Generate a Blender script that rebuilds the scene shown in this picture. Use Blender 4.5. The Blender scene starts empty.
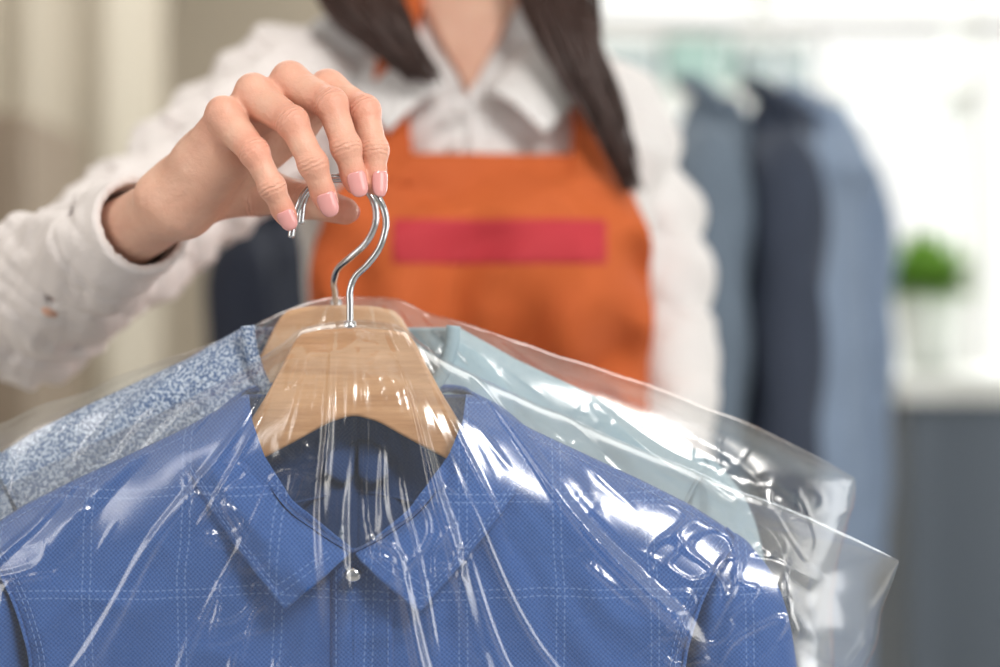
import bpy, bmesh, math, random
import numpy as np
from mathutils import Vector, Matrix, noise
random.seed(4); np.random.seed(4)
F=1944.4; CZ=1.15
sc=bpy.context.scene
try:
    sc.view_settings.view_transform='Standard'
    sc.view_settings.look='None'
except Exception: pass

def W(u,v,d):
    """survey measurement (horizontal, vertical reading, distance) -> metres in the room"""
    return Vector(((u-500)*d/F, d, CZ+(333.5-v)*d/F))

# ------------------------------------------------------------ helpers
def link(ob,parent=None):
    sc.collection.objects.link(ob)
    if parent is not None: ob.parent=parent
    return ob
def empty(name):
    e=bpy.data.objects.new(name,None); sc.collection.objects.link(e); e.empty_display_size=.05
    return e
def mesh_obj(name,verts,faces,mats=None,parent=None,smooth=True,midx=None):
    me=bpy.data.meshes.new(name)
    me.from_pydata([tuple(v) for v in verts],[],[tuple(f) for f in faces])
    me.update()
    if mats is not None:
        for m in (mats if isinstance(mats,(list,tuple)) else [mats]): me.materials.append(m)
    if midx is not None: me.polygons.foreach_set('material_index',midx)
    if smooth: me.polygons.foreach_set('use_smooth',[True]*len(me.polygons))
    ob=bpy.data.objects.new(name,me)
    return link(ob,parent)
def grid_faces(nu,nv,base=0,closed_u=False):
    f=[]
    for j in range(nv-1):
        for i in range(nu if closed_u else nu-1):
            a=base+j*nu+i; b=base+j*nu+(i+1)%nu
            f.append((a,b,b+nu,a+nu))
    return f
def catmull(pts,n=8):
    P=[np.array(p,dtype=float) for p in pts]
    P=[2*P[0]-P[1]]+P+[2*P[-1]-P[-2]]
    out=[]
    for i in range(1,len(P)-2):
        for k in range(n):
            t=k/n
            out.append(.5*((2*P[i])+(-P[i-1]+P[i+1])*t+(2*P[i-1]-5*P[i]+4*P[i+1]-P[i+2])*t*t+(-P[i-1]+3*P[i]-3*P[i+1]+P[i+2])*t**3))
    out.append(P[-2]); return out
def sample(curve,a):
    x=a*(len(curve)-1); i=min(int(x),len(curve)-2); t=x-i
    return curve[i]*(1-t)+curve[i+1]*t
def tube_data(pts,rad,n=12,V=None,Fc=None):
    V=[] if V is None else V; Fc=[] if Fc is None else Fc
    base=len(V); P=[Vector(p) for p in pts]; m=len(P)
    if not hasattr(rad,'__len__'): rad=[rad]*m
    up=Vector((0,1,0)); prev=None
    for i in range(m):
        t=(P[min(i+1,m-1)]-P[max(i-1,0)]).normalized()
        if prev is None:
            a=t.cross(up)
            if a.length<1e-3: a=t.cross(Vector((1,0,0)))
        else: a=prev-t*prev.dot(t)
        a.normalize(); prev=a; b=t.cross(a)
        for k in range(n):
            th=2*math.pi*k/n
            V.append(P[i]+(a*math.cos(th)+b*math.sin(th))*rad[i])
    for j in range(m-1):
        for k in range(n):
            q=base+j*n+k; w=base+j*n+(k+1)%n
            Fc.append((q,w,w+n,q+n))
    Fc.append(tuple(base+k for k in reversed(range(n))))
    Fc.append(tuple(base+(m-1)*n+k for k in range(n)))
    return V,Fc
def tube(name,pts,rad,mat,parent=None,n=12):
    V,Fc=tube_data(pts,rad,n); return mesh_obj(name,V,Fc,mat,parent)
def box_data(cx,cy,cz,sx,sy,sz,V,Fc):
    b=len(V)
    for dx in(-1,1):
        for dy in(-1,1):
            for dz in(-1,1): V.append((cx+dx*sx/2,cy+dy*sy/2,cz+dz*sz/2))
    for q in((0,1,3,2),(4,6,7,5),(0,4,5,1),(2,3,7,6),(0,2,6,4),(1,5,7,3)): Fc.append(tuple(b+i for i in q))
def box(name,c,s,mat,parent=None,bev=.004):
    V=[];Fc=[]; box_data(*c,*s,V,Fc)
    o=mesh_obj(name,V,Fc,mat,parent,smooth=False)
    if bev: 
        m=o.modifiers.new('b','BEVEL'); m.width=bev; m.segments=2
    return o

# ---- signed distance modelling
def surface_nets(f,lo,hi,h):
    ax=[np.arange(lo[i],hi[i]+h,h,dtype=np.float32) for i in range(3)]
    X,Y,Z=np.meshgrid(*ax,indexing='ij')
    D=f(X,Y,Z).astype(np.float32)
    s=D<0
    c=np.zeros([n-1 for n in D.shape],dtype=np.int8)
    offs=[(a,b,d) for a in(0,1) for b in(0,1) for d in(0,1)]
    nx,ny,nz=D.shape
    for a,b,d in offs: c+=s[a:nx-1+a,b:ny-1+b,d:nz-1+d]
    mask=(c>0)&(c<8)
    I,J,K=np.nonzero(mask)
    acc=np.zeros((len(I),3)); cnt=np.zeros(len(I))
    for o in offs:
        for axn in range(3):
            if o[axn]==1: continue
            p=list(o); p[axn]=1
            va=D[I+o[0],J+o[1],K+o[2]]; vb=D[I+p[0],J+p[1],K+p[2]]
            cr=(va<0)!=(vb<0)
            t=np.where(cr,va/np.where(cr,va-vb,1),0)
            pos=np.zeros((len(I),3)); 
            for q in range(3): pos[:,q]=o[q]
            pos[:,axn]+=t
            acc+=pos*cr[:,None]; cnt+=cr
    acc/=cnt[:,None]
    V=(np.stack([I,J,K],1)+acc)*h+np.array(lo)
    idx=-np.ones(mask.shape,dtype=np.int64); idx[I,J,K]=np.arange(len(I))
    faces=[]
    for axn in range(3):
        b1,b2=[(1,2),(2,0),(0,1)][axn]
        sl0=[slice(1,-1)]*3; sl1=[slice(1,-1)]*3
        sl0[axn]=slice(0,-1); sl1[axn]=slice(1,None)
        s0=s[tuple(sl0)]; s1=s[tuple(sl1)]
        e=np.nonzero(s0!=s1)
        base=[e[0].copy(),e[1].copy(),e[2].copy()]
        for q in range(3):
            if q!=axn: base[q]=base[q]+1
        def cell(d1,d2):
            p=[x.copy() for x in base]; p[b1]=p[b1]+d1; p[b2]=p[b2]+d2
            return idx[p[0],p[1],p[2]]
        q=np.stack([cell(-1,-1),cell(0,-1),cell(0,0),cell(-1,0)],1)
        ins=s0[e]
        q[~ins]=q[~ins][:,::-1]
        q=q[(q>=0).all(1)]
        faces.append(q)
    return V,np.concatenate(faces)
def cap(G,a,b,ra,rb):
    X,Y,Z=G; a=np.array(a);b=np.array(b); d=b-a; L=float(d@d)+1e-12
    px=X-a[0];py=Y-a[1];pz=Z-a[2]
    t=np.clip((px*d[0]+py*d[1]+pz*d[2])/L,0,1)
    return np.sqrt((px-t*d[0])**2+(py-t*d[1])**2+(pz-t*d[2])**2)-(ra+(rb-ra)*t)
def ell(G,c,r):
    X,Y,Z=G
    return (np.sqrt(((X-c[0])/r[0])**2+((Y-c[1])/r[1])**2+((Z-c[2])/r[2])**2)-1)*min(r)
def smin(a,b,k):
    h=np.clip(.5+.5*(b-a)/k,0,1); return b*(1-h)+a*h-k*h*(1-h)
def chain(G,P,R,k=.002):
    D=None
    for i in range(len(P)-1):
        d=cap(G,P[i],P[i+1],R[i],R[i+1])
        D=d if D is None else smin(D,d,k)
    return D
def sdf_obj(name,f,lo,hi,h,mat,parent=None):
    V,Fc=surface_nets(lambda X,Y,Z:f((X,Y,Z)),lo,hi,h)
    return mesh_obj(name,V.tolist(),Fc.tolist(),mat,parent),V
def folds(G,amp,s,seed=0.):
    X,Y,Z=G
    a=np.sin(X*s*1.1+Z*s*.9+seed+2.2*np.sin(Y*s*.5+Z*s*.35+seed*2))
    b=np.sin(Z*s*1.7-X*s*.6+Y*s*.8+seed*3+1.8*np.sin(X*s*.6+seed))
    return amp*(.6*a+.4*b)
def creases(G,amp,s,seed=0.):
    """sharp valleys between soft puffs, as in bunched cloth"""
    X,Y,Z=G
    a=np.abs(np.sin(X*s*.8+Z*s*1.1+seed+1.7*np.sin(Y*s*.45-Z*s*.4+seed*2)))
    b=np.abs(np.sin(Z*s*1.3-X*s*.9+Y*s*.5+seed*3+1.6*np.sin(X*s*.5+Y*s*.3+seed)))
    return amp*(1.2-np.sqrt(a+.02)-.6*np.sqrt(b+.02))

# ------------------------------------------------------------ materials
def mat(name,col=(.8,.8,.8),rough=.6,metal=0.,spec=.5,**kw):
    m=bpy.data.materials.new(name); m.use_nodes=True
    b=m.node_tree.nodes['Principled BSDF']
    b.inputs['Base Color'].default_value=(*col,1); b.inputs['Roughness'].default_value=rough
    b.inputs['Metallic'].default_value=metal; b.inputs['Specular IOR Level'].default_value=spec
    for k,v in kw.items(): b.inputs[k.replace('_',' ')].default_value=v
    return m
class N:
    def __init__(s,m): s.t=m.node_tree; s.b=s.t.nodes['Principled BSDF']
    def new(s,t,**kw):
        n=s.t.nodes.new(t)
        for k,v in kw.items(): setattr(n,k,v)
        return n
    def l(s,a,b): s.t.links.new(a,b)
    def math(s,op,a,b=None,c=None,clamp=False):
        n=s.new('ShaderNodeMath',operation=op,use_clamp=clamp)
        for i,x in enumerate((a,b,c)):
            if x is None: continue
            if isinstance(x,(int,float)): n.inputs[i].default_value=x
            else: s.l(x,n.inputs[i])
        return n.outputs[0]
    def mix(s,f,a,b,blend='MIX'):
        n=s.new('ShaderNodeMix',data_type='RGBA',blend_type=blend)
        for i,x in ((0,f),(6,a),(7,b)):
            if isinstance(x,(int,float)): n.inputs[i].default_value=x
            elif isinstance(x,tuple): n.inputs[i].default_value=(*x,1)
            else: s.l(x,n.inputs[i])
        return n.outputs[2]
    def noise(s,vec,scale,detail=2,rough=.5):
        n=s.new('ShaderNodeTexNoise'); n.inputs['Scale'].default_value=scale; n.inputs['Detail'].default_value=detail
        n.inputs['Roughness'].default_value=rough
        if vec is not None: s.l(vec,n.inputs['Vector'])
        return n.outputs['Fac']
    def obj(s): return s.new('ShaderNodeTexCoord').outputs['Object']
    def mapping(s,vec,scale):
        n=s.new('ShaderNodeMapping'); n.inputs['Scale'].default_value=scale; s.l(vec,n.inputs['Vector']); return n.outputs[0]
    def bump(s,h,st,dist=.001):
        n=s.new('ShaderNodeBump'); n.inputs['Strength'].default_value=st; n.inputs['Distance'].default_value=dist
        s.l(h,n.inputs['Height']); s.l(n.outputs[0],s.b.inputs['Normal'])
def noisy(name,c1,c2,scale,rough=.7,bump=.3,dist=.002,stretch=(1,1,1),**kw):
    m=mat(name,c1,rough,**kw); n=N(m); v=n.mapping(n.obj(),stretch); f=n.noise(v,scale,4)
    n.l(n.mix(f,c1,c2),n.b.inputs['Base Color'])
    if bump: n.bump(f,bump,dist)
    return m

def blue_cloth(name,dark=1.,plaid=True):
    m=mat(name,(.05,.13,.42),.75,spec=.25); n=N(m); b=n.b
    b.inputs['Sheen Weight'].default_value=.06
    v=n.obj(); sx=n.new('ShaderNodeSeparateXYZ'); n.l(v,sx.inputs[0])
    x,z=sx.outputs[0],sx.outputs[2]
    wob=n.noise(v,9,2)
    k=2*math.pi/.0025
    w1=n.math('SINE',n.math('MULTIPLY',x,k)); w2=n.math('SINE',n.math('MULTIPLY',z,k))
    wv=n.math('MULTIPLY_ADD',n.math('MULTIPLY',w1,w2),.5,.5)
    fine=n.noise(n.mapping(v,(1,1,1)),900,2)
    wv2=n.math('ADD',n.math('MULTIPLY',wv,.65),n.math('MULTIPLY',fine,.35))
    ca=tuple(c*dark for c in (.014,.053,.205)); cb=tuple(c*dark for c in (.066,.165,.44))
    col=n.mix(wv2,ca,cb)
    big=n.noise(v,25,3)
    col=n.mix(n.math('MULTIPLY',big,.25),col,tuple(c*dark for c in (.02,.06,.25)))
    if plaid:
        def lines(c,other,per,off):
            cc=n.math('ADD',c,n.math('MULTIPLY',wob,.012))
            r=None
            for o in (0,.0042):
                fr=n.math('FRACT',n.math('MULTIPLY',n.math('ADD',cc,off+o),1/per))
                a=n.math('LESS_THAN',fr,.0008/per)
                r=a if r is None else n.math('MAXIMUM',r,a)
            dash=n.math('GREATER_THAN',n.math('FRACT',n.math('MULTIPLY',other,1/.0036)),.40)
            return n.math('MULTIPLY',r,dash)
        ln=n.math('MAXIMUM',lines(x,z,.05,.011),lines(z,x,.052,.02))
        col=n.mix(n.math('MULTIPLY',ln,.38),col,(.26,.38,.66))
    n.l(col,b.inputs['Base Color'])
    n.bump(n.math('ADD',wv2,n.math('MULTIPLY',n.noise(v,55,4,.6),2.5)),.4,.0008)
    return m
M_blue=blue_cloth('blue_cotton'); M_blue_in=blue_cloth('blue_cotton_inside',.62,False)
M_stitch=mat('stitch_thread',(.13,.23,.50),.7)
M_knit=mat('speckled_knit',(.3,.4,.55),.85,spec=.2); n=N(M_knit); v=n.obj()
vo=n.new('ShaderNodeTexVoronoi'); vo.inputs['Scale'].default_value=420; n.l(v,vo.inputs['Vector'])
f=n.math('MULTIPLY_ADD',n.noise(v,600,2),6,-2.6,clamp=True)
n.l(n.mix(f,(.13,.19,.33),(.52,.60,.72)),n.b.inputs['Base Color']); n.bump(vo.outputs['Distance'],.5,.002)
M_teal_knit=noisy('pale_grey_teal_knit',(.36,.46,.50),(.28,.38,.45),260,.85,.3,.001)
def wood(name,a,b_):
    m=mat(name,a,.42,spec=.45); n=N(m); v=n.mapping(n.obj(),(9,30,70)); 
    f=n.noise(v,1.6,6,.62); f2=n.noise(n.mapping(n.obj(),(60,300,900)),1.,3)
    ff=n.math('ADD',n.math('MULTIPLY',f,.75),n.math('MULTIPLY',f2,.25))
    r=n.new('ShaderNodeValToRGB'); r.color_ramp.elements[0].position=.38; r.color_ramp.elements[1].position=.60
    r.color_ramp.elements[0].color=(*b_,1); r.color_ramp.elements[1].color=(*a,1)
    n.l(ff,r.inputs[0]); n.l(r.outputs[0],n.b.inputs['Base Color']); n.bump(f2,.15,.0005)
    n.b.inputs['Coat Weight'].default_value=.12; n.b.inputs['Coat Roughness'].default_value=.3
    return m
M_wood=wood('beech_wood',(.60,.345,.18),(.45,.235,.11))
M_wood2=wood('pale_beech_wood',(.66,.42,.25),(.54,.32,.17))
M_chrome=mat('chrome_wire',(.62,.63,.66),.12,1.)
M_skin=mat('skin',(.78,.48,.36),.42,spec=.4); n=N(M_skin); v=n.obj()
at=n.new('ShaderNodeAttribute',attribute_name='red'); al=n.new('ShaderNodeAttribute',attribute_name='along'); cm=n.new('ShaderNodeAttribute',attribute_name='crease')
base=n.mix(n.noise(v,60,3),(.80,.51,.385),(.69,.385,.28))
base=n.mix(n.math('MULTIPLY',at.outputs['Fac'],.62,clamp=True),base,(.72,.25,.175))
base=n.mix(n.math('MULTIPLY_ADD',n.noise(v,35,4,.6),2.2,-.9,clamp=True),base,(.65,.33,.24))
n.l(base,n.b.inputs['Base Color'])
n.b.inputs['Subsurface Weight'].default_value=.10; n.b.inputs['Subsurface Radius'].default_value=(1,.35,.2); n.b.inputs['Subsurface Scale'].default_value=.003
wr=n.math('MULTIPLY',n.math('SINE',n.math('ADD',n.math('MULTIPLY',al.outputs['Fac'],2500),n.math('MULTIPLY',n.noise(v,260,3),9))),cm.outputs['Fac'])
h=n.math('ADD',n.math('MULTIPLY',wr,.32),n.math('MULTIPLY',n.noise(v,170,5,.65),1.5))
n.bump(h,.6,.0011)
M_nail=mat('nail_polish',(.74,.34,.33),.12,spec=.6,Coat_Weight=.6)
M_white=noisy('white_cotton',(.80,.78,.78),(.68,.66,.67),14,.8,.6,.016)
M_whitef=noisy('white_cotton_foreground',(.80,.75,.74),(.72,.66,.65),30,.75,.6,.008)
M_orange=noisy('orange_canvas',(.64,.135,.026),(.42,.075,.015),11,.8,.6,.014)
M_crim=noisy('crimson_label',(.50,.028,.045),(.44,.03,.04),20,.8)
M_hair=noisy('dark_brown_hair',(.050,.018,.012),(.018,.007,.006),60,.45,.3,.002,(8,8,1))
M_trous=noisy('dark_trousers',(.03,.035,.05),(.02,.022,.03),30)

def film(name,haze,k,kmax):
    m=bpy.data.materials.new(name); m.use_nodes=True; t=m.node_tree; t.nodes.clear()
    nn=N.__new__(N); nn.t=t
    out=t.nodes.new('ShaderNodeOutputMaterial')
    tr=t.nodes.new('ShaderNodeBsdfTransparent'); tr.inputs[0].default_value=(.985,.99,.995,1)
    gl=t.nodes.new('ShaderNodeBsdfGlossy'); gl.inputs['Roughness'].default_value=.17; gl.inputs[0].default_value=(1,1,1,1)
    df=t.nodes.new('ShaderNodeBsdfDiffuse'); df.inputs[0].default_value=(.9,.93,.97,1)
    fr=t.nodes.new('ShaderNodeFresnel'); fr.inputs[0].default_value=1.5
    fac=nn.math('MINIMUM',nn.math('MULTIPLY',fr.outputs[0],k),kmax)
    m1=t.nodes.new('ShaderNodeMixShader'); m1.inputs[0].default_value=haze
    t.links.new(tr.outputs[0],m1.inputs[1]); t.links.new(df.outputs[0],m1.inputs[2])
    m2=t.nodes.new('ShaderNodeMixShader'); t.links.new(fac,m2.inputs[0])
    t.links.new(m1.outputs[0],m2.inputs[1]); t.links.new(gl.outputs[0],m2.inputs[2])
    t.links.new(m2.outputs[0],out.inputs[0]); return m
M_film=film('polythene_film',.020,1.7,.15)

# ------------------------------------------------------------ garments on hangers
CX=357.5
R_out=[(395,470),(410,497),(430,532),(450,575),(480,640),(505,690),(528,726),(540,735),(560,722),(600,702),(640,689),(667,684),(720,680),(1250,700)]
R_in=[(395,466),(420,463),(455,449),(510,408),(552,357),(1250,357)]
L_out=[(v,715-u) for v,u in R_out]
L_in=[(395,249),(420,252),(455,264),(500,292),(552,357),(1250,357)]
def ip(tab,v): return np.interp(v,[a for a,_ in tab],[b for _,b in tab])
def shoulder_v(u):
    a=abs(u-CX)
    return np.interp(a,[0,112,139,174,217,282,332,368,377,430],[385,395,410,430,450,480,505,528,540,600])
def ease(x): x=max(0.,min(1.,x)); return math.sqrt(1-(1-x)**2.2)
def fdepth(u,v,front=True):
    x=(u-CX)/380.
    s=ease((v-shoulder_v(u))/170.)
    th=math.atan2(u-CX,v-300); r=math.hypot(u-CX,v-300)/300
    def rg(q): return max(0,1-abs(q)*5)
    w=.0050*noise.noise(Vector((th*5,r*1.2,3)))*s+.0036*noise.noise(Vector((u*.012,v*.008,7)))*s+.0024*noise.noise(Vector((th*16,r*2.5,9)))*s
    w-=.0026*rg(noise.noise(Vector((th*3.2+.3*r,r*.7,19))))*s*min(1,r*.9)
    w-=.0020*rg(noise.noise(Vector((u*.006+v*.004,v*.009-u*.004,29))))*s
    if front: return 1.051-.025*s*(1-.4*min(1,x*x))+w
    return 1.062+.018*s*(1-.4*min(1,x*x))+w
def shirt(name,off,M,Min,collar=True,MR=None):
    root=empty(name); off=Vector(off); MR=MR or M
    def S(u,v,d): return W(u,v,d)+off
    def shirt_panel(nm,inner,outer,front,m,vs):
        V=[];nu=80
        for v in vs:
            a=float(ip(inner,v));b=float(ip(outer,v))
            for i in range(nu):
                u=a+(b-a)*i/(nu-1); V.append(S(u,v,fdepth(u,v,front)))
        o=mesh_obj(nm,V,grid_faces(nu,len(vs)),m,root)
        md=o.modifiers.new('s','SOLIDIFY'); md.thickness=.0008; md.offset=0
        return o
    vs=list(np.linspace(395,560,44))+list(np.linspace(565,760,50))+list(np.linspace(775,1250,36))
    shirt_panel('front_panel_left',L_in,L_out,True,M,vs)
    shirt_panel('front_panel_right',R_in,R_out,True,MR,vs)
    bin_=[(395,357.5),(1250,357.5)]
    shirt_panel('back_panel_left',bin_,L_out,False,Min,vs); shirt_panel('back_panel_right',bin_,R_out,False,MR if MR is not M else Min,vs)
    rows=[(533,726,736),(540,716,746),(552,708,756),(570,700,770),(590,693,780),(615,687,788),(640,683,793),(667,680,797),(720,682,802),(800,686,806),(950,695,806),(1150,712,796)]
    rr=catmull(rows,7)
    for sgn,nm in((1,'sleeve_right'),(-1,'sleeve_left')):
        V=[];n=56
        for row in rr:
            v,a,b=row; c=(a+b)/2; hw=(b-a)/2
            for k in range(n):
                th=2*math.pi*k/n
                uu=c+hw*math.cos(th)
                fl=.22*noise.noise(Vector((math.cos(th)*2.2+v*.006,v*.012,5)))+.10*noise.noise(Vector((math.cos(th)*6,v*.02,15)))
                dd=1.058-.026*min(1,hw/50)*math.sin(th)*(1+fl)
                if sgn<0: uu=715-uu
                V.append(S(uu,v,dd))
        Fc=grid_faces(n,len(rr),0,True); 
        if sgn<0: Fc=[f[::-1] for f in Fc]
        mesh_obj(nm,V,Fc,M if sgn<0 else MR,root)
        pts=[S((u if sgn>0 else 715-u),v,fdepth(u if sgn>0 else 715-u,v)-.0012) for v,u in R_out[6:13]]
        tube('armhole_seam_'+('r' if sgn>0 else 'l'),catmull(pts,8),.0011,M if sgn<0 else MR,root,8)
    SV=[];SF=[]
    def stitch(pts,dash=.0026,gap=.0013,r=.00034):
        P=[Vector(p) for p in pts]; on=True; cur=[P[0]]; rem=dash
        for i in range(len(P)-1):
            a=P[i]; b=P[i+1]; L=(b-a).length; d=0
            while L-d>rem:
                d+=rem; q=a.lerp(b,d/L)
                if on: cur.append(q); tube_data([cur[0],cur[-1]],r,5,SV,SF)
                cur=[q]; on=not on; rem=dash if on else gap
            rem-=L-d
    if collar:
        foldL=[(300,386,1.092),(262,386,1.086),(240,398,1.066),(244,440,1.040),(281,502,1.024),(318,532,1.017),(351,553,1.012)]
        outL=[(300,398,1.100),(246,396,1.096),(210,420,1.072),(184,453,1.042),(209,505,1.024),(248,562,1.014),(285,610,1.007)]
        foldR=[(415,386,1.092),(452,386,1.086),(473,399,1.066),(464,445,1.040),(425,505,1.024),(388,534,1.017),(353,553,1.012)]
        outR=[(415,398,1.100),(470,396,1.096),(508,414,1.072),(535,450,1.042),(506,506,1.024),(461,564,1.014),(419,613,1.007)]
        for nm,fo,ou in(('collar_leaf_left',foldL,outL),('collar_leaf_right',foldR,outR)):
            fc=catmull([S(*p) for p in fo],10); oc=catmull([S(*p) for p in ou],10)
            def ev(a,b):
                p=sample(fc,a)*(1-b)+sample(oc,a)*b
                roll=math.sin(math.pi*min(1,b*1.0))
                q=Vector(p); q.y-=.0062*roll; 
                if b<.16: q.y+=.006*(1-b/.16)**2
                q.y+=.0030*noise.noise(Vector((a*5,b*2.5,2 if fo is foldL else 8)))+.0012*noise.noise(Vector((a*14,b*6,4)))
                return q
            na,nb=80,26
            V=[ev(i/(na-1),j/(nb-1)) for j in range(nb) for i in range(na)]
            o=mesh_obj(nm,V,grid_faces(na,nb),M,root); md=o.modifiers.new('s','SOLIDIFY'); md.thickness=.0024; md.offset=0
            for bb,a1 in((.94,.955),(.885,.93)):
                l=[ev(a,bb)+Vector((0,-.0013,0)) for a in np.linspace(.2,a1,60)]
                l+=[ev(a1,b)+Vector((0,-.0013,0)) for b in np.linspace(bb,.1,20)]
                stitch(l)
            st=[(p[0]+(0 if abs(p[0]-CX)<10 else (2 if p[0]<CX else -2)),p[1]+14,p[2]+.012) for p in fo]
            sc2=catmull([S(*p) for p in st],10)
            V=[Vector(sample(fc,i/59)*(1-j/7)+sample(sc2,i/59)*(j/7)) for j in range(8) for i in range(60)]
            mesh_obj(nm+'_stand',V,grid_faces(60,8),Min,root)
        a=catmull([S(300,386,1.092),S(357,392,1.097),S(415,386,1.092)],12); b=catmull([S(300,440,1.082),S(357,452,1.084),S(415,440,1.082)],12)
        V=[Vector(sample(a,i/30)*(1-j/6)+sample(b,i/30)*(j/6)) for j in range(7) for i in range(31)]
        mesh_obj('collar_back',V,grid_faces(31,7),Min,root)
        tube('yoke_seam',catmull([S(285,505,1.074),S(357,492,1.078),S(430,505,1.074)],10),.0009,Min,root,6)
        for sg in(-1,1):
            c0=catmull([S(357+sg*2,440,1.076),S(357+sg*16,444,1.074),S(357+sg*28,452,1.072)],6); c1=catmull([S(357+sg*3,478,1.073),S(357+sg*14,484,1.070),S(357+sg*34,474,1.070)],6)
            V=[Vector(sample(c0,i/12)*(1-j/6)+sample(c1,i/12)*(j/6))+Vector((0,-.002*math.sin(math.pi*j/6),0)) for j in range(7) for i in range(13)]
            o=mesh_obj('inner_tab_%s'%('r' if sg>0 else 'l'),V,grid_faces(13,7),Min,root); md=o.modifiers.new('s','SOLIDIFY'); md.thickness=.0015
        V=[]
        rows=np.linspace(548,1245,120); us=np.linspace(331,393,14)
        for v in rows:
            for i,u in enumerate(us):
                e=min(i,13-i)
                V.append(S(u,v,fdepth(u,v)-.0028+(.0024 if e==0 else 0)+.0006*noise.noise(Vector((u*.05,v*.02,1)))))
        o=mesh_obj('button_placket',V,grid_faces(14,120),M,root); md=o.modifiers.new('s','SOLIDIFY'); md.thickness=.0012; md.offset=0
        for uu in(336,388): stitch([S(uu,v,fdepth(uu,v)-.0036) for v in np.linspace(562,1240,120)])
        tube('placket_edge',[S(354,v,fdepth(354,v)-.0034) for v in np.linspace(566,1240,120)],.0009,M,root,6)
        c=S(353,575,1.0115); V=[];n=24
        prof=[(0,-.0016),(.002,-.0016),(.0036,-.001),(.0047,0),(.0047,.002)]
        for r_,y_ in prof:
            for k in range(n): V.append((c.x+max(r_,1e-4)*math.cos(2*math.pi*k/n),c.y+y_,c.z+max(r_,1e-4)*.85*math.sin(2*math.pi*k/n)))
        mesh_obj('snap_button',V,grid_faces(n,len(prof),0,True),M_chrome,root)
        for sg in(1,-1):
            for dd in(9,14):
                stitch([S((u-dd if sg>0 else 715-u+dd),v,fdepth((u-dd if sg>0 else 715-u+dd),v)-.0008) for v,u in [(x[0],x[1]) for x in catmull(R_out[7:13],8)]])
            stitch([S((CX+sg*a),shoulder_v(CX+a)+7,fdepth(CX+sg*a,shoulder_v(CX+a)+7)-.0008) for a in np.linspace(170,368,60)])
    else:
        pts=[S(u,v,1.03) for v,u in L_in[:5]]
        tube('neck_rib_left',catmull(pts,8),.004,M,root,8)
        pts=[S(u,v,1.03) for v,u in R_in[:5]]
        tube('neck_rib_right',catmull(pts,8),.004,MR,root,8)
    if SV: mesh_obj('topstitching',SV,SF,M_stitch,root)
    return root
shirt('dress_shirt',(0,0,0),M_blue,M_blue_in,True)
shirt('knit_sweater',(-.008,.057,.037),M_knit,M_knit,False,M_teal_knit)

# ------------------------------------------------------------ hangers
def hanger(name,d,du,dv,mw,hook,k=1.):
    root=empty(name)
    Lp=[(350,328),(322,329.5),(304,333),(295,342),(284,364),(268,394),(248,426),(232,444),(200,458),(100,505),(15,547),(-4,560),(-6,570),(4,575),(30,566),(110,530),(200,487),(262,459),(300,439),(330,422),(350,416)]
    Rp=[(2*355-u,v) for u,v in Lp]
    poly=Lp+list(reversed(Rp))
    P=[(353+(u-353)*k+du,v+dv) for u,v in poly]
    P2=[]
    for i in range(len(P)):
        a=P[i-1];b=P[i];c=P[(i+1)%len(P)]
        P2.append(((a[0]+6*b[0])/7,(a[1]+6*b[1])/7)); P2.append(((c[0]+6*b[0])/7,(c[1]+6*b[1])/7))
    bm=bmesh.new()
    vs=[bm.verts.new(W(u,v,d)+Vector((0,-.0065,0))) for u,v in P2]
    fce=bm.faces.new(vs)
    r=bmesh.ops.extrude_face_region(bm,geom=[fce])
    bmesh.ops.translate(bm,verts=[g for g in r['geom'] if isinstance(g,bmesh.types.BMVert)],vec=(0,.013,0))
    bmesh.ops.recalc_face_normals(bm,faces=bm.faces)
    me=bpy.data.meshes.new('wooden_body'); bm.to_mesh(me); bm.free(); me.materials.append(mw)
    o=bpy.data.objects.new('wooden_body',me); link(o,root)
    b=o.modifiers.new('b','BEVEL'); b.width=.0028; b.segments=3; b.limit_method='ANGLE'; b.angle_limit=math.radians(50)
    pts=catmull([W(*p) for p in hook],8)
    rad=[.00185]*len(pts); rad[-1]=.0012
    tube('wire_hook',pts,rad,M_chrome,root,14)
    base=W(*hook[0]); tube('hook_ferrule',[base+Vector((0,0,-.002)),base+Vector((0,0,.0035)),base+Vector((0,0,.004))],[.0034,.0034,.0022],M_chrome,root,16)
    return root
hd=1.053
hook1=[(u,v,hd) for u,v in[(350,328),(350,305),(350,291),(355,277),(368,264),(380,247),(386,225),(383,207),(373,191),(357,181),(340,177),(320,181),(305,193),(297,210),(293,226),(291,238)]]
hanger('clothes_hanger',1.055,0,0,M_wood,hook1)
hook2=[(336,306,1.11),(335,292,1.10),(334,282,1.09),(338,269,1.082),(351,257,1.074),(366,243,1.069),(375,225,1.067),(375,206,1.067),(366,190,1.067),(350,181,1.067),(330,180,1.067),(312,188,1.067),(304,202,1.067),(302,214,1.067),(301,224,1.067)]
hanger('clothes_hanger',1.11,-14,-23,M_wood2,hook2,k=1.02)

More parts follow.
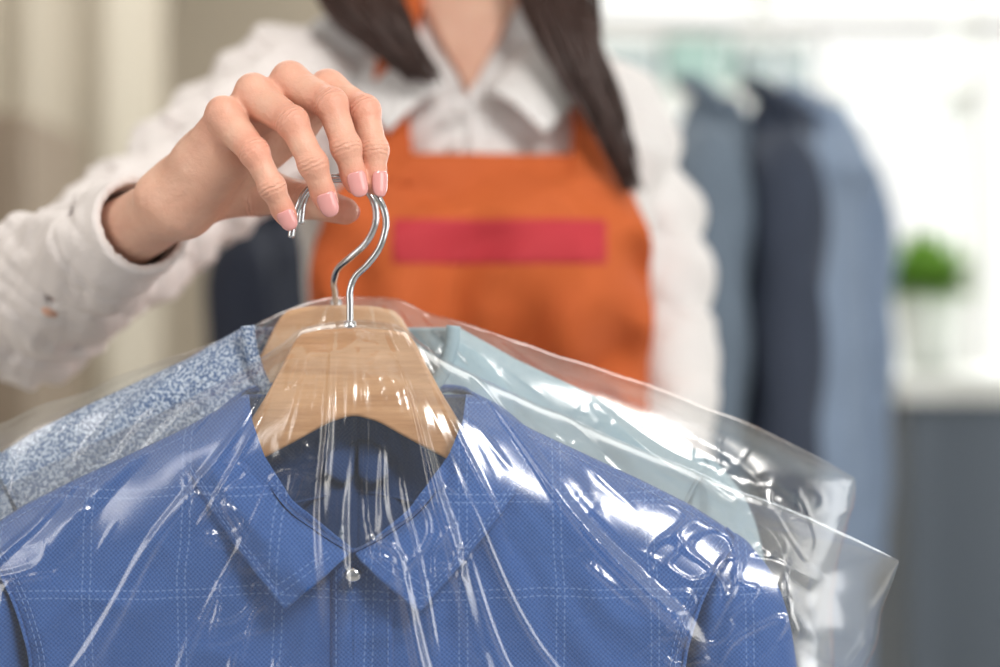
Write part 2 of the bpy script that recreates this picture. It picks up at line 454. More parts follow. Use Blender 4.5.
# ------------------------------------------------------------ garment bags
def bag(name,top,yc,yf,yb,seed,side_in,amp=1.,ck=1.):
    root=empty(name)
    tc=catmull(top,14); L=[0]
    for i in range(1,len(tc)): L.append(L[-1]+math.hypot(*(tc[i]-tc[i-1])))
    L=np.array(L)/L[-1]; tu=np.array([p[0] for p in tc]); tv=np.array([p[1] for p in tc])
    nu,nv=520,270
    tl=np.concatenate([np.linspace(0,.5,210),np.linspace(.5,1,61)[1:]])
    def nz(*a): return noise.noise(Vector(a))
    def ridge(x,w):
        q=max(0,1-abs(x)/w); return q*q*(3-2*q)
    def cl(x): return max(0.,min(1.,x))
    for side,nm in((1,'front_film'),(-1,'back_film')):
        V=[]; sd=seed+(0 if side>0 else 31)
        for j in range(nv):
            t=tl[j]
            for i in range(nu):
                s=i/(nu-1); u0=float(np.interp(s,L,tu)); v0=float(np.interp(s,L,tv))
                v0+=3*nz(s*22,seed,0)
                drop=t*(1230-v0)
                u=u0; v=v0+drop
                wr=max(0,(s-.72)/.28); u+=wr*side_in*min(1,drop/120)+ 9*nz(s*2,drop*.02,seed)*wr
                th=math.atan2(u-350,max(v-230,1)); r=math.hypot(u-350,v-230)/300
                e=ease(min(s,1-s)*900/90)
                g=ease(drop/150)
                th2=th+.05*nz(r*2.0,th*2,sd+4)
                n1=nz(th2*4.2,r*.30,sd); n2=nz(th2*11,r*.55,sd+2); n3=nz(u*.011,v*.011,sd+9)
                m1=cl(nz(th*4,r*1.8,sd+20)*3+.55); m2=cl(nz(th*6,r*2.4,sd+23)*3+.15)
                cx=nz(u*.028+1.5*n3+v*.006,v*.016,sd+5); cy=nz(u*.02-v*.012,v*.03+u*.01,sd+55)
                m3=cl(nz(u*.010,v*.010,sd+27)*3.0-.10+.9*wr)*ck
                neck=cl(1-abs(r-.5)/.35)
                n4=nz(th2*26,r*.9,sd+61)
                w=-.0044*ridge(n1,.15)*m1-.0019*ridge(n2,.14)*m2+.0036*n3
                w-=(.0016*ridge(cx,.13)+.0011*ridge(cy,.11))*m3
                w-=.0006*ridge(n4,.2)*neck
                w*=amp*(.30+.70*g)
                yy=yf if side>0 else yb
                d=yc+(yy-yc)*g*e+w*(1 if side>0 else -1)
                V.append(W(u,v,d))
        mesh_obj(nm,V,grid_faces(nu,nv),M_film,root)
    return root
bag('garment_bag',[(-170,575),(-80,530),(0,487),(80,449),(160,412),(235,372),(280,345),(305,327),(350,321),(400,326),(425,345),(480,378),(560,412),(650,450),(740,488),(830,525),(903,561)],1.055,1.000,1.080,1.3,-38)
bag('garment_bag',[(-170,490),(-80,458),(0,423),(80,391),(150,364),(220,340),(270,318),(310,301),(345,296),(395,298),(430,312),(500,335),(600,368),(700,403),(790,442),(855,478)],1.112,1.084,1.150,6.1,-20,.8,.5)

# ------------------------------------------------------------ woman
woman=empty('woman')
wrist=W(168,208,1.10); 
fing={
 'little':([(226,120,1.050),(254,152,1.031),(272,187,1.031),(287,217,1.037)],[.0095,.0073,.0066,.0056]),
 'ring':  ([(256,98,1.056),(292,122,1.033),(313,164,1.031),(327,202,1.037)],[.0100,.0080,.0073,.0062]),
 'middle':([(292,86,1.064),(331,104,1.041),(346,147,1.036),(356,183,1.039)],[.0102,.0082,.0075,.0063]),
 'index': ([(330,94,1.076),(364,111,1.053),(374,150,1.047),(375,184,1.046)],[.0102,.0082,.0073,.0061]),
}
thumb=([(205,190,1.105),(255,190,1.110),(306,200,1.098),(345,211,1.077)],[.0160,.0120,.0103,.0076])
fw={k:([np.array(W(*p)) for p in a],r) for k,(a,r) in fing.items()}
tw=([np.array(W(*p)) for p in thumb[0]],thumb[1])
fore=[np.array(W(75,268,1.215)),np.array(W(125,234,1.150)),np.array(wrist)]
def sph(G,c,r): return np.sqrt((G[0]-c[0])**2+(G[1]-c[1])**2+(G[2]-c[2])**2)-r
def hand_f(G):
    P=chain(G,fore,[.028,.0205,.0182],.004)
    w=np.array(wrist)
    P=smin(P,sph(G,w+np.array((-.006,-.011,.007)),.0100),.008)
    for k,(j,r) in fw.items():
        wp=w+(j[0]-w)*.12
        mid=w+(j[0]-w)*.55
        P=smin(P,cap(G,wp,mid,.0160,.0130),.009); P=smin(P,cap(G,mid,j[0],.0130,r[0]),.006)
    P=smin(P,cap(G,W(184,208,1.088),W(228,160,1.062),.0160,.0130),.010)
    P=smin(P,cap(G,W(190,190,1.10),W(290,125,1.085),.015,.013),.010)
    P=smin(P,cap(G,W(190,185,1.10),tw[0][1],.016,.013),.010)
    for k,(j,r) in fw.items():
        a=w+(j[0]-w)*.30+np.array((-.004,-.0130,.0112)); b=j[0]+np.array((-.002,-.0065,.0065))
        P=smin(P,cap(G,a,b,.0019,.0027),.0032)
        P=smin(P,sph(G,j[0]+np.array((-.001,-.0034,.0034)),r[0]*.95),.0035)
    P0=P; D=None
    for k,(j,r) in fw.items():
        f=chain(G,j,r,.003)
        f=smin(f,cap(G,j[0]*.7+j[1]*.3,j[0]*.3+j[1]*.7,r[0]*.93,r[1]*1.02),.003)
        f=smin(f,sph(G,j[1],r[1]*1.07),.003)
        f=smin(f,sph(G,j[2],r[2]*1.07),.0025)
        t=(j[3]-j[2]); f=smin(f,sph(G,j[2]+t*.72+np.array((-.0006,.0016,-.0006)),r[3]*1.02),.003)
        f=smin(f,P0,.005)
        D=f if D is None else smin(D,f,.0008)
    t=smin(chain(G,*tw,.003),P0,.009)
    return smin(D,t,.001)
o,V=sdf_obj('right_hand',hand_f,(-.285,1.000,1.165),(-.048,1.245,1.312),.00105,M_skin,woman)
red=np.zeros(len(V)); al=np.zeros(len(V)); cr=np.zeros(len(V))
for k,(j,r) in list(fw.items())+[('thumb',tw)]:
    for q,wt,sg in((0,.5,.008),(1,.8,.006),(2,.5,.005),(3,1.1,.007)):
        d=np.linalg.norm(V-j[q],axis=1); red=np.maximum(red,wt*np.exp(-(np.maximum(0,d-r[q])/sg)**2))
    for q in(1,2):
        t=j[q+1]-j[q-1]; t/=np.linalg.norm(t); a=(V-j[q])@t; d=np.linalg.norm(V-j[q],axis=1)
        mk=np.exp(-(a/.0036)**2)*(d<r[q]*1.5)*np.clip(-(V-j[q])[:,1]/r[q]*.8+.4,0,1); sel=mk>cr; cr[sel]=mk[sel]; al[sel]=a[sel]
for nm,arr in(('red',red),('along',al),('crease',cr)):
    a=o.data.attributes.new(nm,'FLOAT','POINT'); a.data.foreach_set('value',arr.astype(np.float32))
for k,n0 in(('little',(-.05,-1,.1)),('ring',(.1,-1,.1)),('middle',(.25,-1,.1)),('index',(.85,-1,.1)),('thumb',(-.1,1,.1))):
    j,r=(fw[k] if k!='thumb' else tw)
    t=Vector(j[3]-j[2]).normalized(); n_=Vector(n0); n_=(n_-t*n_.dot(t)).normalized(); b_=t.cross(n_)
    c=Vector(j[3]); R=r[3]; V=[];nu,nv=17,23; Ln=.0135 if k!='little' else .0115
    for jj in range(nv):
        q=-1+2*jj/(nv-1); l=q*Ln/2+(.0006 if k!='thumb' else -.003)
        wd=math.sqrt(max(0.0,1-(.92*q**4 if q>0 else .75*q**4)))
        for ii in range(nu):
            p=-1+2*ii/(nu-1); ang=p*math.radians(50 if k!='thumb' else 40)*wd
            rr=R+.0005*(1-abs(p)**4*.9)*(1-abs(q)**6*.9)+.00025-(R-math.sqrt(max(0,R*R-max(0,l*.55)**2)))+max(0,-l)*.085
            V.append(c+t*l+(n_*math.cos(ang)+b_*math.sin(ang))*rr)
    no=mesh_obj('fingernail_'+k,V,grid_faces(nu,nv),M_nail,woman); md=no.modifiers.new('s','SOLIDIFY'); md.thickness=.0005; md.offset=0

# sleeve of the reaching arm
elb=np.array(W(32,308,1.31)); cuffp=np.array(W(140,225,1.132))
axis=np.array(wrist)-elb; axis/=np.linalg.norm(axis)
sh_r=np.array(W(292,92,1.54))
slP=[np.array(wrist),cuffp,np.array(W(112,243,1.165)),np.array(W(66,276,1.235)),elb,np.array(W(125,238,1.40)),np.array(W(212,166,1.48)),sh_r]
slR=[.0245,.0248,.031,.042,.047,.047,.051,.055]
sl_a=np.array(W(48,306,1.186)); sl_b=np.array(W(70,268,1.187))
def slf(G):
    D=chain(G,slP,slR,.02)
    X,Y,Z=G
    s=(X-cuffp[0])*axis[0]+(Y-cuffp[1])*axis[1]+(Z-cuffp[2])*axis[2]
    amp=np.clip((-s-.004)/.05,0,1)
    D=D+folds(G,.0035,75,.6)*amp+folds(G,.0014,170,2.)*(.2+.8*amp)
    D=D+creases(G,.0068,58,1.3)*amp+creases(G,.0028,125,.4)*amp
    D=D+np.exp(-((s+.036)/.0026)**2)*.0022
    inn=chain(G,[np.array(wrist)+axis*.05,cuffp,slP[2],slP[3]],[.0218,.0218,.026,.034],.01)
    D=np.maximum(D,-inn); D=np.maximum(D,s-.004+.0015*np.sin(Z*150))
    return np.maximum(D,-cap(G,sl_a,sl_b,.0030,.0055))
sdf_obj('right_sleeve',slf,(-.40,1.08,1.05),(-.085,1.62,1.44),.0025,M_whitef,woman)
sdf_obj('forearm_in_slit',lambda G:cap(G,sl_a+np.array((0,.010,0)),sl_b+np.array((0,.010,0)),.007,.0085),(-.32,1.14,1.13),(-.23,1.23,1.23),.002,M_skin,woman)

# torso
tz=[.78,.90,1.00,1.10,1.18,1.24,1.30,1.345,1.385,1.43]
ta=[.165,.168,.130,.132,.142,.150,.148,.120,.068,.050]
tb=[.110,.112,.088,.090,.104,.110,.098,.075,.055,.045]
TX,TY=-.020,1.605
sh_l=np.array(W(606,128,1.63))
def torso_core(G):
    X,Y,Z=G
    a=np.interp(Z,tz,ta); b=np.interp(Z,tz,tb)
    D=(np.sqrt(((X-TX)/a)**2+((Y-TY)/b)**2)-1)*np.minimum(a,b)
    D=np.maximum(D,Z-1.41)
    D=smin(D,ell(G,(TX-.058,TY-.082,1.200),(.062,.060,.064)),.035)
    D=smin(D,ell(G,(TX+.058,TY-.082,1.200),(.062,.060,.064)),.035)
    D=smin(D,cap(G,sh_r,(TX-.04,TY,1.375),.05,.045),.04)
    D=smin(D,cap(G,sh_l,(TX+.04,TY,1.375),.05,.045),.04)
    return D
def shirt_f(G):
    D=torso_core(G)
    up=np.clip((G[2]-1.27)/.03,0,1)
    D=D+folds(G,.0035,38,1.)+creases(G,.010,34,2.4)*up
    return np.maximum(D,.80-G[2])
sdf_obj('blouse',shirt_f,(-.26,1.44,.79),(.20,1.76,1.46),.0052,M_white,woman)
def slf2(G):
    D=chain(G,[sh_l,np.array(W(655,250,1.64)),np.array(W(666,345,1.62)),np.array(W(668,560,1.52))],[.052,.044,.040,.033],.02)
    return D+folds(G,.0035,60,4.)+creases(G,.009,34,1.)
sdf_obj('left_sleeve',slf2,(.03,1.44,.93),(.22,1.74,1.40),.0045,M_white,woman)
NX=TX-.005
def neck_f(G):
    X,Y,Z=G
    D=cap(G,(NX,TY+.005,1.38),(NX,TY-.012,1.52),.050,.046)
    Vp=np.maximum(np.abs(X-NX)-np.clip((Z-1.335)*.50,0,.05),1.335-Z)
    c=np.maximum(torso_core(G)-.010,Vp); c=np.maximum(c,Y-TY)
    D=smin(D,c,.012)
    for s in(-1,1): D=smin(D,cap(G,(NX+s*.012,TY-.055,1.385),(NX+s*.04,TY-.03,1.50),.006,.006),.012)
    return D
sdf_obj('neck',neck_f,(-.11,1.46,1.30),(.07,1.72,1.56),.004,M_skin,woman)
for sg,nm in((-1,'blouse_collar_right'),(1,'blouse_collar_left')):
    fo=catmull([(NX+sg*.02,TY+.06,1.425),(NX+sg*.062,TY+.01,1.418),(NX+sg*.058,TY-.045,1.395),(NX+sg*.014,TY-.105,1.340)],8)
    ou=catmull([(NX+sg*.02,TY+.075,1.385),(NX+sg*.092,TY+.01,1.380),(NX+sg*.098,TY-.074,1.350),(NX+sg*.060,TY-.130,1.302)],8)
    V=[Vector(sample(fo,i/30)*(1-j/8)+sample(ou,i/30)*(j/8))+Vector((0,-.008*math.sin(math.pi*j/8),.004*math.sin(math.pi*j/8))) for j in range(9) for i in range(31)]
    o=mesh_obj(nm,V,grid_faces(31,9),M_white,woman); md=o.modifiers.new('s','SOLIDIFY'); md.thickness=.003
pts=[(NX+.004,TY-.112-.004*(1.34-z)/.06,z) for z in np.linspace(1.340,1.285,8)]
tube('blouse_placket_edge',pts,.002,M_white,woman,8)
for i,z in enumerate((1.325,1.300)): box('blouse_button_%d'%i,(NX-.006,TY-.121,z),(.009,.004,.009),M_white,woman,.002)
def poly_prism(G,prof):
    X,Y,Z=G; z=[p[0] for p in prof]
    lo=np.interp(Z,z,[p[1] for p in prof]); hi=np.interp(Z,z,[p[2] for p in prof])
    return np.maximum(np.maximum(lo-X,X-hi),np.maximum(z[0]-Z,Z-z[-1]))
bib=[(.62,-.19,.15),(.90,-.175,.135),(1.05,-.150,.118),(1.17,-.148,.120),(1.22,-.143,.118),(1.262,-.124,.103),(1.280,-.100,.088),(1.288,-.088,.072)]
def apron_surf(G,th):
    X,Y,Z=G
    vf=.0055*np.sin(X*95+2.5*np.sin(Z*14)+.6)*np.clip((1.25-Z)/.08,0,1)
    vf=vf+.0034*np.sin(Z*120+X*40*np.sin(Z*9))*np.clip((Z-1.16)/.1,0,1)
    side=np.clip((np.abs(X-TX)-.07)/.05,0,1)
    return torso_core(G)-th+folds(G,.0034,42,3.)+folds(G,.0016,100,1.)+vf+.0055*side*np.sin(Z*85+X*60)
def apron_f(G):
    D=np.maximum(apron_surf(G,.017),poly_prism(G,bib)); return np.maximum(D,G[1]-(TY-.012))
sdf_obj('orange_apron',apron_f,(-.23,1.42,.80),(.17,1.62,1.31),.0040,M_orange,woman)
def strap_f(G):
    X,Y,Z=G
    t=(Z-1.27)/.13
    A=np.abs(X-(-.080+(-.012)*t+ .030*np.clip(t-.5,0,1)))-.014
    B=np.abs(X-(.072+.004*t-.034*np.clip(t-.5,0,1)))-.017
    D=np.maximum(torso_core(G)-.018,np.minimum(A,B)); return np.maximum(D,1.262-Z)
sdf_obj('apron_straps',strap_f,(-.16,1.44,1.25),(.14,1.74,1.46),.004,M_orange,woman)
def lab_f(G):
    X,Y,Z=G
    D=apron_surf(G,.0185)
    D=np.maximum(D,np.maximum(np.abs(X+.0005)-.0805,np.abs(Z-1.2185)-.0175)); return np.maximum(D,Y-(TY-.02))
sdf_obj('apron_label',lab_f,(-.11,1.42,1.18),(.11,1.60,1.26),.0026,M_crim,woman)
def legs(G):
    D=chain(G,[(TX-.085,TY,.86),(TX-.09,TY-.005,.48),(TX-.095,TY+.01,.10)],[.088,.062,.05],.02)
    D=smin(D,chain(G,[(TX+.085,TY,.86),(TX+.09,TY-.005,.48),(TX+.095,TY+.01,.10)],[.088,.062,.05],.02),.03)
    return smin(D,ell(G,(TX,TY+.01,.87),(.165,.11,.10)),.03)
sdf_obj('trousers',legs,(-.23,1.46,.04),(.19,1.75,1.0),.010,M_trous,woman)
def shoes(G):
    D=None
    for sx in(-.095,.095):
        d=cap(G,(TX+sx,TY+.02,.05),(TX+sx,TY-.14,.035),.042,.034); D=d if D is None else np.minimum(D,d)
    return np.maximum(D,.001-G[2])
sdf_obj('shoes',shoes,(-.2,1.38,-.01),(.16,1.72,.12),.006,mat('shoe_leather',(.02,.02,.02),.4),woman)
hl=np.array(W(668,565,1.515))
def lh(G):
    D=cap(G,hl+np.array((0,0,.05)),hl,.026,.022)
    pc=hl+np.array((0,-.01,-.05)); D=smin(D,cap(G,hl,pc,.022,.022),.015)
    for i in range(4):
        b=pc+np.array((0,-.027+.018*i,-.01)); m=b+np.array((-.006,-.006,-.038+.003*abs(i-1.5))); e=m+np.array((-.014,0,-.028))
        D=np.minimum(D,smin(smin(chain(G,[b,m,e],[.010,.0085,.007],.003),D,.004),D,.002))
    tb_=[hl+np.array((-.008,-.018,-.02)),hl+np.array((-.018,-.045,-.05)),hl+np.array((-.022,-.052,-.085))]
    return smin(D,chain(G,tb_,[.014,.011,.008],.003),.006)
sdf_obj('left_hand',lh,(.04,1.42,.80),(.20,1.60,1.05),.003,M_skin,woman)
HC=np.array((NX,TY-.02,1.575))
def head_f(G):
    D=ell(G,HC+np.array((0,.012,.03)),(.074,.090,.088))
    D=smin(D,ell(G,HC+np.array((0,-.020,-.035)),(.058,.066,.070)),.03)
    D=smin(D,cap(G,HC+np.array((0,-.088,.012)),HC+np.array((0,-.104,-.022)),.007,.011),.010)
    D=smin(D,ell(G,HC+np.array((0,-.082,-.052)),(.024,.010,.008)),.006)
    D=smin(D,ell(G,HC+np.array((0,-.070,-.088)),(.022,.018,.016)),.015)
    for s in(-1,1):
        D=-smin(-D,ell(G,HC+np.array((s*.031,-.092,.010)),(.018,.012,.011)),.006)
        D=smin(D,ell(G,HC+np.array((s*.030,-.074,.010)),(.012,.012,.009)),.003)
        D=smin(D,ell(G,HC+np.array((s*.073,.008,-.005)),(.009,.018,.030)),.005)
    return smin(D,cap(G,(NX,TY-.0,1.46),(NX,TY-.015,1.54),.046,.046),.02)
sdf_obj('head',head_f,(-.13,1.45,1.44),(.08,1.74,1.72),.004,M_skin,woman)
def eyes(G):
    D=None
    for s in(-1,1):
        d=ell(G,HC+np.array((s*.030,-.077,.010)),(.010,.012,.0065)); D=d if D is None else np.minimum(D,d)
    return D
sdf_obj('eyes',eyes,(-.08,1.48,1.56),(.04,1.54,1.61),.0015,mat('eye_white',(.75,.73,.7),.1),woman)
sdf_obj('irises',lambda G:np.minimum(ell(G,HC+np.array((-.030,-.0875,.010)),(.005,.0025,.005)),ell(G,HC+np.array((.030,-.0875,.010)),(.005,.0025,.005))),(-.08,1.47,1.56),(.04,1.54,1.61),.001,mat('iris',(.06,.03,.02),.1),woman)
sdf_obj('lips',lambda G:smin(ell(G,HC+np.array((0,-.089,-.049)),(.021,.006,.004)),ell(G,HC+np.array((0,-.089,-.057)),(.018,.0065,.0045)),.001),(-.06,1.48,1.50),(.02,1.53,1.55),.0014,mat('lips',(.6,.16,.15),.3),woman)
def hair_f(G):
    D=ell(G,HC+np.array((0,.025,.045)),(.088,.098,.090))
    face=ell(G,HC+np.array((0,-.11,-.03)),(.062,.07,.105))
    D=smin(D,cap(G,HC+np.array((0,.05,.0)),HC+np.array((0,.07,-.14)),.075,.06),.03)
    D=np.maximum(D,-face); return D+folds(G,.002,160,0)
sdf_obj('hair',hair_f,(-.15,1.45,1.36),(.10,1.80,1.73),.005,M_hair,woman)
V=[];Fc=[]
def lock(path,spread,nst,r0):
    for s in range(nst):
        o1=np.clip(np.random.normal(0,1,3),-1.9,1.9); ph=random.uniform(0,6.28); am=random.uniform(.002,.006)
        c=catmull([np.array(p)+o1*np.array((w,.010,.003))*.5 for p,w in zip(path,spread)],8); m=len(c)
        c=[q+np.array((am*math.sin(ph+i*.22),0,0)) for i,q in enumerate(c)]
        c=c[:int(m*random.uniform(.78,1))]; rr=[r0*(1-.8*(i/len(c))**2.5) for i in range(len(c))]
        tube_data(c,rr,6,V,Fc)
lock([HC+np.array((-.06,-.03,.06)),W(345,-70,1.53),W(354,-20,1.50),W(368,15,1.48),W(394,48,1.475),W(430,88,1.465)],[.02,.028,.032,.028,.020,.010],150,.0030)
lock([HC+np.array((.06,-.03,.06)),W(548,-70,1.53),W(557,-10,1.50),W(576,50,1.48),W(604,115,1.475),W(636,202,1.475)],[.02,.028,.026,.020,.014,.007],150,.0030)
mesh_obj('hair_locks',V,Fc,M_hair,woman)

# ------------------------------------------------------------ garments on racks
def hanging(name,x,y,zt,yaw,w,length,mt,seed,dep=.06,sleeve_out=1.08):
    V=[];Fc=[];n=72
    prof=[(0,.04,.03),(.015,.055,.038),(.035,.35*w,.045),(.06,.7*w,.05),(.09,.95*w,.055),(.13,w,dep),(.3,.97*w,dep*1.05),(.6,1.*w,dep*1.1),(length,1.05*w,dep*1.2)]
    rows=catmull([(a,b,c) for a,b,c in prof],5)
    for (dz,a,b) in rows:
        for k in range(n):
            th=2*math.pi*k/n; f=1+.22*min(1,dz/.3)*math.sin(th*9+seed+2*math.sin(dz*4+seed))+.10*math.sin(th*17+seed*3)*min(1,dz/.3)
            V.append((a*math.cos(th)*(.9+.1*f),b*math.sin(th)*f,-dz))
    Fc+=grid_faces(n,len(rows),0,True)
    for sg in(-1,1):
        b0=len(V); srow=catmull([(-.05,.93*w,.012),(-.075,.96*w,.032),(-.13,1.02*w,.044),(-.3,sleeve_out*w,.042),(-.5,sleeve_out*w,.036),(-.60,1.06*w,.032)],6); m=24
        for (z_,xx,r_) in srow:
            for k in range(m):
                th=2*math.pi*k/m; V.append((sg*xx+r_*math.cos(th),r_*.95*math.sin(th)*(1+.10*math.sin(z_*40+th*3))-.01,z_))
        Fc+=grid_faces(m,len(srow),b0,True)
    nf=len(Fc)
    tube_data(catmull([(0,0,-.01),(0,0,.04),(.012,0,.055),(.02,0,.075),(0,0,.095),(-.02,0,.078)],6),.0018,8,V,Fc)
    nf2=len(Fc)
    tube_data(catmull([(-.06,-.02,-.02),(-.055,.02,.012),(0,.04,.02),(.055,.02,.012),(.06,-.02,-.02),(.02,-.06,-.09)],5),.010,8,V,Fc)
    R=Matrix.Rotation(yaw,4,'Z'); T=Matrix.Translation((x,y,zt))
    V=[T@R@Vector(v) for v in V]
    mi=[0]*nf+[1]*(nf2-nf)+[0]*(len(Fc)-nf2)
    return mesh_obj(name,V,Fc,[mt,M_chrome],None,True,mi)
def cloth(name,c): return noisy(name,c,tuple(k*.65 for k in c),14,.85,.6,.014)
hanging('jacket',.265,2.40,1.440,math.radians(80),.18,.80,cloth('slate_blue_cloth',(.17,.225,.30)),.3,.035)
hanging('jacket',.345,2.40,1.435,math.radians(82),.17,.78,cloth('navy_cloth',(.045,.06,.10)),2.3,.030)
hanging('jacket',.405,2.46,1.440,math.radians(66),.18,.84,cloth('pale_blue_cloth',(.28,.37,.53)),4.1,.035)
hanging('coat',-.285,2.50,1.335,math.radians(72),.13,.8,cloth('dark_navy_cloth',(.02,.026,.05)),1.1,.05)
def rack(name,x0,x1,y0,y1,z):
    r=empty(name); m=mat(name+'_steel',(.80,.81,.82),.4,.1)
    a=Vector((x0,y0,z)); b=Vector((x1,y1,z)); tube('rail',[a,b],.008,m,r); d=(b-a).normalized(); s=Vector((-d.y,d.x,0))
    for i,p in enumerate((a,b)):
        tube('post_%d'%i,[p,Vector((p.x,p.y,.05))],.010,m,r); tube('foot_%d'%i,[Vector((p.x,p.y,.04))+s*.25,Vector((p.x,p.y,.04))-s*.25],.012,m,r)
        for k in(-1,1): tube('caster_%d%d'%(i,k),[Vector((p.x-.01,p.y,.02))+s*.25*k,Vector((p.x+.01,p.y,.02))+s*.25*k],.02,m,r)
rack('clothes_rack',.07,.68,2.40,2.42,1.530)
rack('clothes_rack',-.36,-.10,2.50,2.50,1.425)

# ------------------------------------------------------------ room
M_wall=noisy('beige_plaster',(.56,.49,.40),(.52,.45,.36),3,.9,.05)
M_ww=noisy('white_plaster',(.82,.82,.79),(.80,.79,.76),3,.9,.05)
M_floor=noisy('pale_tile',(.55,.53,.50),(.48,.46,.43),2,.35,.02)
M_frame=mat('window_frame_white',(.78,.80,.77),.4)
box('floor',(0,1.75,-.05),(6,9.5,.1),M_floor,bev=0)
box('ceiling',(0,1.75,2.85),(6,9.5,.1),M_ww,bev=0)
box('wall_left',(-3,1.75,1.4),(.1,9.5,2.8),M_wall,bev=0)
box('wall_right',(3,1.75,1.4),(.1,9.5,2.8),M_ww,bev=0)
V=[];Fc=[]
yb=5.5
for c,s in(((-1.4,yb,1.4),(3.2,.1,2.8)),((1.6,yb,.42),(2.8,.1,.84)),((1.6,yb,2.68),(2.8,.1,.24)),((2.9,yb,1.7),(.2,.1,1.72))): box_data(*c,*s,V,Fc)
mesh_obj('wall_back',V,Fc,M_wall,smooth=False)
V=[];Fc=[]
for xx in(.23,.72,1.30,1.9,2.78): box_data(xx,yb-.02,1.7,.06,.08,1.72,V,Fc)
for zz in(.87,2.54): box_data(1.5,yb-.02,zz,2.6,.08,.05,V,Fc)
mesh_obj('window_1',V,Fc,M_frame,smooth=False)
for k,xs in((2,-2.93),(3,2.93)):  # unseen frames added on solid side walls around the film-streak lights
    V=[];Fc=[]
    for yy in(-1.35,-.35,.65): box_data(xs,yy,1.45,.06,.06,2.2,V,Fc)
    for zz in(.36,2.54): box_data(xs,-.35,zz,.06,2.06,.06,V,Fc)
    mesh_obj('window_%d'%k,V,Fc,M_frame,smooth=False)
box('trim_sill',(1.5,yb-.12,.83),(2.6,.24,.04),M_frame)
box('baseboard_back',(-1.4,yb-.06,.06),(3.2,.02,.12),M_frame)
V=[];nu=160
for z in(0.02,1.4,2.75):
    for i in range(nu):
        s=i/(nu-1); V.append((-2.1+1.35*s,4.3+.045*math.sin(s*46)+.02*math.sin(s*19),z))
mesh_obj('curtain',V,grid_faces(nu,3),noisy('cream_curtain',(.62,.57,.48),(.54,.49,.41),4,.9,.1))
cab=empty('storage_cabinet'); M_cab=noisy('taupe_wood',(.30,.235,.175),(.25,.19,.14),3,.6,.1,.002,(1,1,8))
box('carcass',(-1.06,3.55,.78),(.50,.45,1.50),M_cab,cab); box('door_panel_1',(-1.185,3.315,.80),(.235,.02,1.40),M_cab,cab); box('door_panel_2',(-.935,3.315,.80),(.235,.02,1.40),M_cab,cab)
tube('handle_1',[(-1.08,3.29,.75),(-1.08,3.29,.95)],.008,M_chrome,cab); tube('handle_2',[(-1.04,3.29,.75),(-1.04,3.29,.95)],.008,M_chrome,cab)
sh=empty('wall_shelf'); box('board_1',(.50,4.6,1.70),(1.2,.3,.03),M_frame,sh); box('board_2',(.50,4.6,1.30),(1.2,.3,.03),M_frame,sh)
for xx in(-.09,1.09): box('side_%d'%(xx>0),(xx,4.6,.98),(.03,.3,1.94),M_frame,sh)
M_teal=mat('teal_card',(.34,.50,.47),.7); M_grey=mat('grey_card',(.42,.50,.52),.7)
for i,(xx,ww,hh,mm) in enumerate([(.28,.16,.10,M_grey),(.46,.15,.12,M_teal),(.64,.15,.10,M_grey)]):
    b=empty('storage_box'); box('carton',(xx,4.58,1.716+hh/2),(ww,.22,hh),mm,b); box('lid',(xx,4.58,1.716+hh+.008),(ww+.012,.232,.02),M_frame,b)
ct=empty('reception_counter'); M_ct=noisy('slate_blue_laminate',(.115,.145,.185),(.10,.125,.16),2,.5,.05)
box('counter_front',(1.345,3.1,.53),(1.50,.55,1.04),M_ct,ct); box('counter_top',(1.345,3.1,1.07),(1.54,.62,.04),M_frame,ct); box('kick_plate',(1.345,2.81,.06),(1.5,.03,.12),M_chrome,ct,0)
pp=empty('potted_plant'); px,py,pz=.685,3.12,1.09
V=[];n=32
for r_,z_ in[(.001,0),(.036,0),(.042,.04),(.050,.11),(.052,.13),(.047,.13),(.046,.118),(.001,.115)]:
    for k in range(n): V.append((px+r_*math.cos(2*math.pi*k/n),py+r_*math.sin(2*math.pi*k/n),pz+z_))
mesh_obj('pot',V,grid_faces(n,8,0,True),mat('white_ceramic',(.78,.82,.80),.3),pp)
V=[];Fc=[]
for i in range(420):
    th=random.uniform(0,2*math.pi); tilt=random.uniform(0,1.5); L=random.uniform(.07,.125); d=Vector((math.cos(th)*math.sin(tilt),math.sin(th)*math.sin(tilt),math.cos(tilt)))
    s=Vector((-math.sin(th),math.cos(th),0))*.007; p0=Vector((px,py,pz+.12))+Vector((math.cos(th),math.sin(th),0))*random.uniform(0,.03)
    b=len(V); p1=p0+d*L*.5; p2=p0+d*L+Vector((0,0,-.02*math.sin(tilt)))
    V+= [p0-s*.4,p0+s*.4,p1+s,p1-s,p2]; Fc+=[(b,b+1,b+2,b+3),(b+3,b+2,b+4)]
mesh_obj('leaves',V,Fc,noisy('leaf_green',(.30,.52,.10),(.18,.38,.06),20,.5,.0),pp)

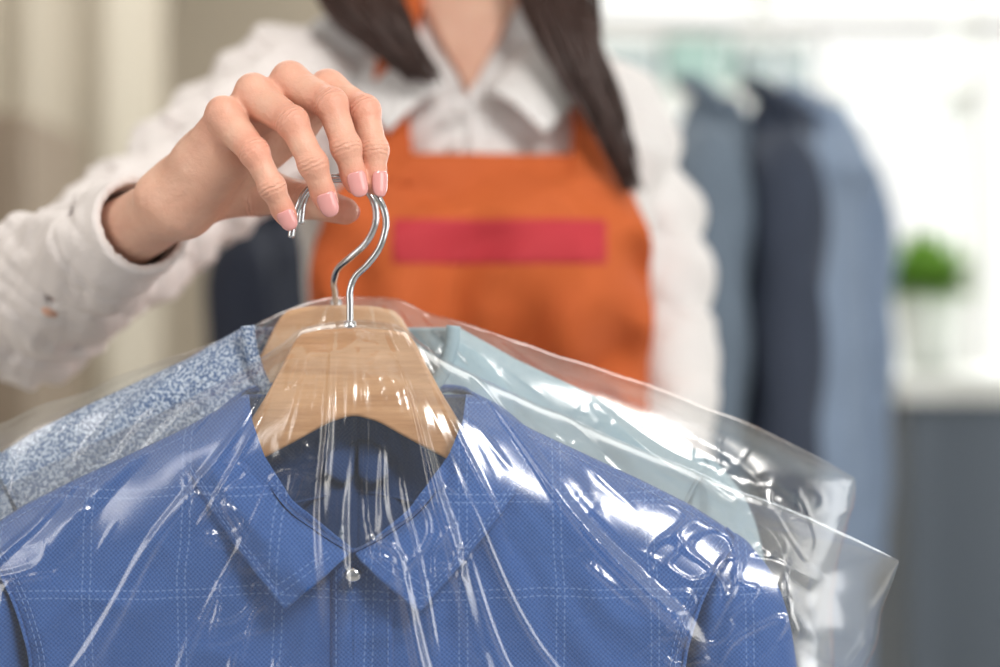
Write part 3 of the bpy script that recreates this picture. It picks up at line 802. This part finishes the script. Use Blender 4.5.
# ------------------------------------------------------------ light
w=bpy.data.worlds.new('daylight'); sc.world=w; w.use_nodes=True; t=w.node_tree
bg=t.nodes['Background']; tc=t.nodes.new('ShaderNodeTexCoord'); sp=t.nodes.new('ShaderNodeSeparateXYZ'); mr=t.nodes.new('ShaderNodeMapRange')
t.links.new(tc.outputs['Generated'],sp.inputs[0]); t.links.new(sp.outputs[1],mr.inputs[0])
mr.inputs[1].default_value=-.1; mr.inputs[2].default_value=.5; mr.inputs[3].default_value=.30; mr.inputs[4].default_value=1.15
t.links.new(mr.outputs[0],bg.inputs[1]); bg.inputs[0].default_value=(1,1,.96,1)
def area(name,loc,tgt,sx,sy,e,col=(1,1,1)):
    l=bpy.data.lights.new(name,'AREA'); l.shape='RECTANGLE'; l.size=sx; l.size_y=sy; l.energy=e; l.color=col
    o=bpy.data.objects.new(name,l); sc.collection.objects.link(o); o.location=loc
    o.rotation_euler=(Vector(tgt)-Vector(loc)).to_track_quat('-Z','Y').to_euler(); return o
area('ceiling_light_key',(.75,-.4,2.25),(-.1,1.05,1.15),.55,.55,29,(1,.97,.92))  # unseen key softbox, added to light the hand and streak the film
area('ceiling_light_fill',(-1.3,-.1,1.9),(-.15,1.1,1.15),.35,.9,4,(1,.96,.91))  # unseen fill softbox added at the left, hanging free of any ceiling
area('ceiling_light_room',(0,3.4,2.75),(0,3.4,0),2.5,1.5,42,(1,.97,.92))  # unseen area light added to brighten the room, no fixture behind it
area('window_daylight',(1.6,5.35,1.75),(0,1.5,1.1),2.2,1.5,50,(.97,1,1))
area('side_window_daylight_left',(-2.85,-.35,1.45),(0,-.35,1.45),1.9,2.1,26,(1,.99,.97))  # unseen softbox added to draw streaks on the film; the wall is solid
area('side_window_daylight_right',(2.85,-.35,1.45),(0,-.35,1.45),1.9,2.1,36,(1,.99,.97))  # right-hand counterpart, also added out of view for the film streaks

# ------------------------------------------------------------ camera
cd=bpy.data.cameras.new('camera'); cam=bpy.data.objects.new('camera',cd); sc.collection.objects.link(cam)
cam.location=(0,0,CZ); cam.rotation_euler=(math.pi/2,0,0)
cd.lens=70; cd.sensor_width=36; cd.clip_start=.05
cd.dof.use_dof=True; cd.dof.focus_distance=1.035; cd.dof.aperture_fstop=2.7
sc.camera=cam
